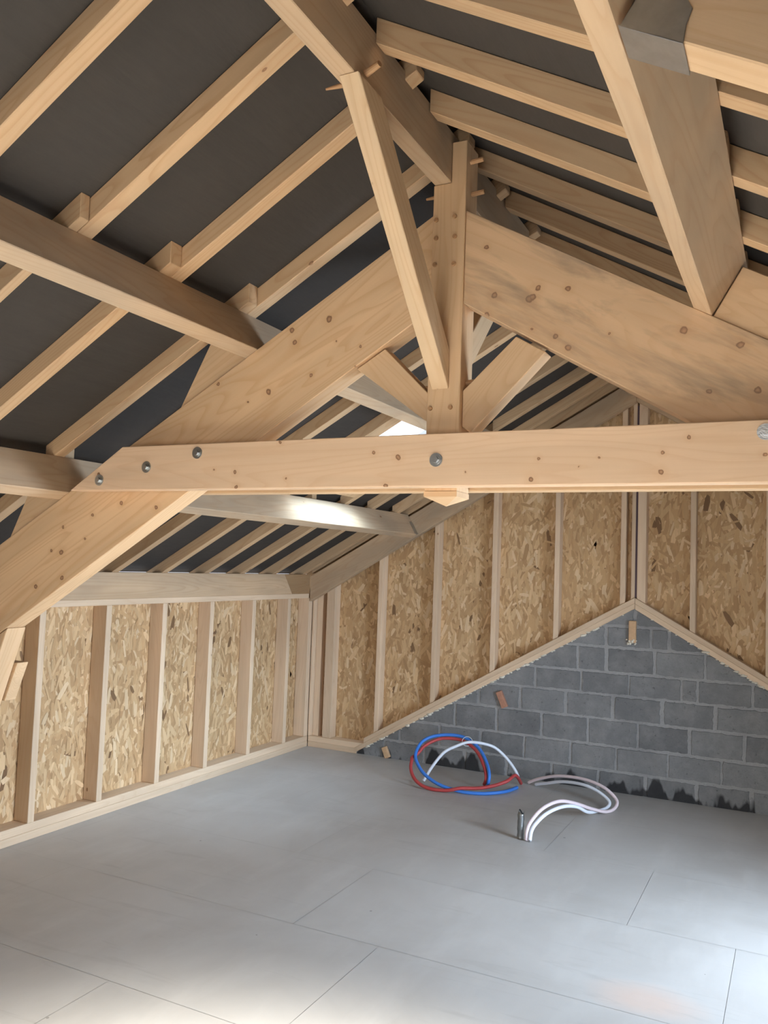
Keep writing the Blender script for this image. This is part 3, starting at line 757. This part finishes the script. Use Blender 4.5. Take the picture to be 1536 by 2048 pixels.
# right slope, ridge to right purlin and past it
rr = [(1.655, 1.712), (2.045, 2.105), (2.44, 2.505), (2.85, 2.915), (3.235, 3.30), (3.68, 3.74)]
rlab = ['nearest the camera', 'second from the camera', 'third from the camera, just before the truss', 'just behind the truss', 'second behind the truss', 'third behind the truss']
for k, (ya, yb) in enumerate(rr):
    rafter(-1.108, -.155, ya, yb, 'right slope rafter between ridge and purlin, ' + rlab[k], 'rafters between the ridge and the right purlin')
rl = [(1.72, 1.775), (2.11, 2.165), (2.51, 2.565), (2.92, 2.975), (3.31, 3.365)]
for k, (ya, yb) in enumerate(rl):
    rafter(-.175, 1.9, ya, yb, 'lower right rafter beside the big purlin, ' + rlab[k], 'rafters between the right purlin and the eaves')

# header hung on the right purlin by a steel hanger
def hz(x, k): return 2.4525 - SL * (x + .247) + k / CS
hx0, hx1 = -.236, 1.0
A = [(hx0, 1.178, hz(hx0, .0)), (hx1, 1.178, hz(hx1, .0)), (hx1, 1.178, hz(hx1, .185)), (hx0 + .1, 1.178, hz(hx0 + .1, .185)), ]
hd = solid('header_beam', A, [(x, 1.252, z) for x, y, z in A], M['timber'], (1, 0, -SL))
tag(hd, 'heavy header beam at the top right, hung on the right purlin', 'beam')
bpy.context.view_layer.update()
def plate(name, pts, off, par):
    return solid(name, pts, [Vector(p) + Vector(off) for p in pts], M['galv'], (1, 0, -SL), (0, 0, 1), par, .0008)
hx2 = -.148
hg = plate('joist_hanger', [(hx0 - .002, 1.1735, hz(hx0, -.004)), (hx2, 1.1735, hz(hx2, -.004)), (hx2, 1.2565, hz(hx2, -.004)), (hx0 - .002, 1.2565, hz(hx0, -.004))], (0, 0, .003), None)
tag(hg, 'grey folded steel joist hanger under the end of the header beam', 'joist hanger')
bpy.context.view_layer.update()
plate('hanger_side', [(hx0, 1.1735, hz(hx0, -.004)), (hx2, 1.1735, hz(hx2, -.004)), (hx2 + .004, 1.1735, hz(hx2, .02)), (hx2 + .012, 1.1735, hz(hx2 + .012, .045)), (hx2 - .004, 1.1735, hz(hx2, .07)), (hx2 - .002, 1.1735, hz(hx2, .16)), (hx0 + .09, 1.1735, hz(hx0 + .09, .16))], (0, .0028, 0), hg)
plate('hanger_side', [(hx0, 1.2535, hz(hx0, -.004)), (hx2, 1.2535, hz(hx2, -.004)), (hx2, 1.2535, hz(hx2, .12)), (hx0 + .07, 1.2535, hz(hx0 + .07, .12))], (0, .0028, 0), hg)

# ------------------------------------------------------------------ tubes on the floor
BLUE = [(-1.906, 6.20, .012), (-1.945, 5.99, .02), (-2.092, 5.875, .012), (-2.235, 5.84, .016), (-2.392, 5.833, 0.042), (-2.531, 5.869, 0.094), (-2.626, 5.936, 0.161), (-2.66, 5.997, 0.211), (-2.654, 6.084, 0.274), (-2.599, 6.152, 0.313), (-2.493, 6.205, 0.333), (-2.376, 6.23, 0.33), (-2.287, 6.217, 0.304), (-2.199, 6.176, 0.258), (-2.119, 6.101, 0.188), (-2.067, 6.02, 0.119), (-2.075, 6.02, 0.05), (-2.105, 6.10, .012)]
RED = [(-1.915, 6.33, 0.014), (-1.91, 6.294, 0.034), (-1.904, 6.244, 0.062), (-1.9, 6.2, 0.085), (-1.899, 6.17, 0.101), (-1.901, 6.146, 0.113), (-1.905, 6.12, 0.118), (-1.91, 6.091, 0.113), (-1.919, 6.06, 0.102), (-1.935, 6.03, 0.09), (-1.963, 6.0, 0.078), (-1.999, 5.971, 0.065), (-2.04, 5.942, 0.054), (-2.085, 5.912, 0.046), (-2.134, 5.884, 0.041), (-2.182, 5.855, 0.042), (-2.227, 5.827, 0.04), (-2.272, 5.807, 0.028), (-2.317, 5.798, 0.018), (-2.362, 5.789, 0.015), (-2.407, 5.783, 0.014), (-2.449, 5.781, 0.016), (-2.489, 5.783, 0.023), (-2.526, 5.789, 0.034), (-2.56, 5.8, 0.048), (-2.59, 5.817, 0.066), (-2.616, 5.839, 0.087), (-2.636, 5.862, 0.108), (-2.65, 5.885, 0.128), (-2.658, 5.909, 0.147), (-2.665, 5.933, 0.164), (-2.675, 5.958, 0.175), (-2.676, 5.989, 0.181), (-2.662, 6.02, 0.193), (-2.645, 6.044, 0.218), (-2.631, 6.069, 0.244), (-2.612, 6.097, 0.263), (-2.586, 6.126, 0.28), (-2.555, 6.154, 0.295), (-2.52, 6.178, 0.305), (-2.477, 6.195, 0.309), (-2.431, 6.209, 0.309), (-2.389, 6.217, 0.306), (-2.358, 6.218, 0.301), (-2.332, 6.214, 0.293), (-2.305, 6.207, 0.284), (-2.274, 6.195, 0.271), (-2.242, 6.18, 0.255), (-2.212, 6.161, 0.236), (-2.184, 6.137, 0.214), (-2.158, 6.111, 0.19), (-2.135, 6.086, 0.165), (-2.114, 6.059, 0.141), (-2.098, 6.034, 0.116), (-2.091, 6.021, 0.09), (-2.099, 6.03, 0.063), (-2.116, 6.051, 0.035)]
tag(tube('conduit_tube', BLUE, .0125, M['blue'], ribs=.05), 'blue ribbed tube looped upright by the block wall', 'tube', 'bent tubes by the block wall')
tag(tube('conduit_tube', RED, .0125, M['red'], ribs=.05), 'red ribbed tube looped beside the blue tube', 'tube', 'bent tubes by the block wall')
wt = tag(tube('conduit_tube', [(-2.577, 5.972, 0.013), (-2.565, 5.98, 0.038), (-2.548, 5.991, 0.075), (-2.528, 6.004, 0.113), (-2.505, 6.019, 0.152), (-2.478, 6.037, 0.193), (-2.45, 6.056, 0.228), (-2.418, 6.077, 0.253), (-2.384, 6.1, 0.271), (-2.353, 6.12, 0.286), (-2.33, 6.135, 0.297), (-2.311, 6.148, 0.304), (-2.288, 6.163, 0.308), (-2.257, 6.184, 0.308), (-2.221, 6.207, 0.304), (-2.188, 6.229, 0.297), (-2.159, 6.248, 0.289), (-2.131, 6.267, 0.278), (-2.104, 6.285, 0.26), (-2.075, 6.304, 0.233), (-2.045, 6.324, 0.199), (-2.019, 6.341, 0.165), (-1.997, 6.356, 0.132), (-1.978, 6.369, 0.099), (-1.964, 6.378, 0.07), (-1.956, 6.383, 0.046), (-1.952, 6.384, 0.026)], .0115, M['white']), 'white tube arching behind the red and blue loops', 'tube', 'bent tubes by the block wall')
tag(tube('cable_tie', [(-2.312 + .034 * math.cos(a), 6.19 + .02 * math.cos(a), .306 + .036 * math.sin(a)) for a in [i * math.pi / 6 for i in range(13)]], .0028, M['tie_plastic'], n=3, seg=6), 'clear cable tie binding the looped tubes at the top', 'cable tie')
PINK = [(-1.489, 5.064, -.02), (-1.488, 5.067, 0.067), (-1.47, 5.122, 0.123), (-1.432, 5.236, 0.17), (-1.379, 5.397, 0.179), (-1.323, 5.567, 0.137), (-1.254, 5.777, 0.061), (-1.19, 5.93, 0.014), (-1.148, 6.02, 0.022), (-1.148, 6.088, 0.063), (-1.244, 6.129, 0.126), (-1.403, 6.196, 0.147), (-1.61, 6.284, 0.123), (-1.783, 6.357, 0.062), (-1.876, 6.397, 0.012)]
WHT = [(-1.468, 5.056, -0.02), (-1.462, 5.068, 0.06), (-1.445, 5.122, 0.103), (-1.409, 5.237, 0.14), (-1.356, 5.41, 0.146), (-1.308, 5.58, 0.112), (-1.272, 5.74, 0.045), (-1.24, 5.9, 0.018), (-1.198, 6.02, 0.02), (-1.197, 6.075, 0.05), (-1.283, 6.12, 0.094), (-1.402, 6.165, 0.115), (-1.567, 6.245, 0.095), (-1.72, 6.32, 0.045), (-1.81, 6.365, 0.014)]
tag(tube('conduit_tube', PINK, .0115, M['pink']), 'outer pinkish tube curving from the floor stub to the wall', 'tube', 'bent tubes by the block wall')
tag(tube('conduit_tube', WHT, .0115, M['white']), 'inner bluish-white tube curving from the floor stub to the wall', 'tube', 'bent tubes by the block wall')
# torn foil-wrapped stub beside the tubes
bm = bmesh.new(); seg = 20; rings = []
rs = random.Random(4)
for j in range(9):
    z = .165 * j / 8
    ring = []
    for i in range(seg):
        a = i * 2 * math.pi / seg
        r = .020 + .0022 * noise.noise((a * 2, z * 40, 0)) + .0015 * math.sin(z * 160 + a)
        zz = z + (.012 * math.sin(a * 3 + 1) if j == 8 else 0)
        ring.append(bm.verts.new((r * math.cos(a) + .06 * z * z, r * math.sin(a), max(zz, 0))))
    rings.append(ring)
for a, b in zip(rings, rings[1:]):
    for i in range(seg): bm.faces.new((a[i], a[(i + 1) % seg], b[(i + 1) % seg], b[i]))
bmesh.ops.solidify(bm, geom=bm.faces[:], thickness=.002)
tag(link('pipe_stub', bm, M['galv'], Matrix.Translation((-1.535, 5.085, 0)), smooth=True), 'short grey torn foil pipe stub standing on the floor beside the tube ends', 'pipe stub')

bpy.context.view_layer.update()
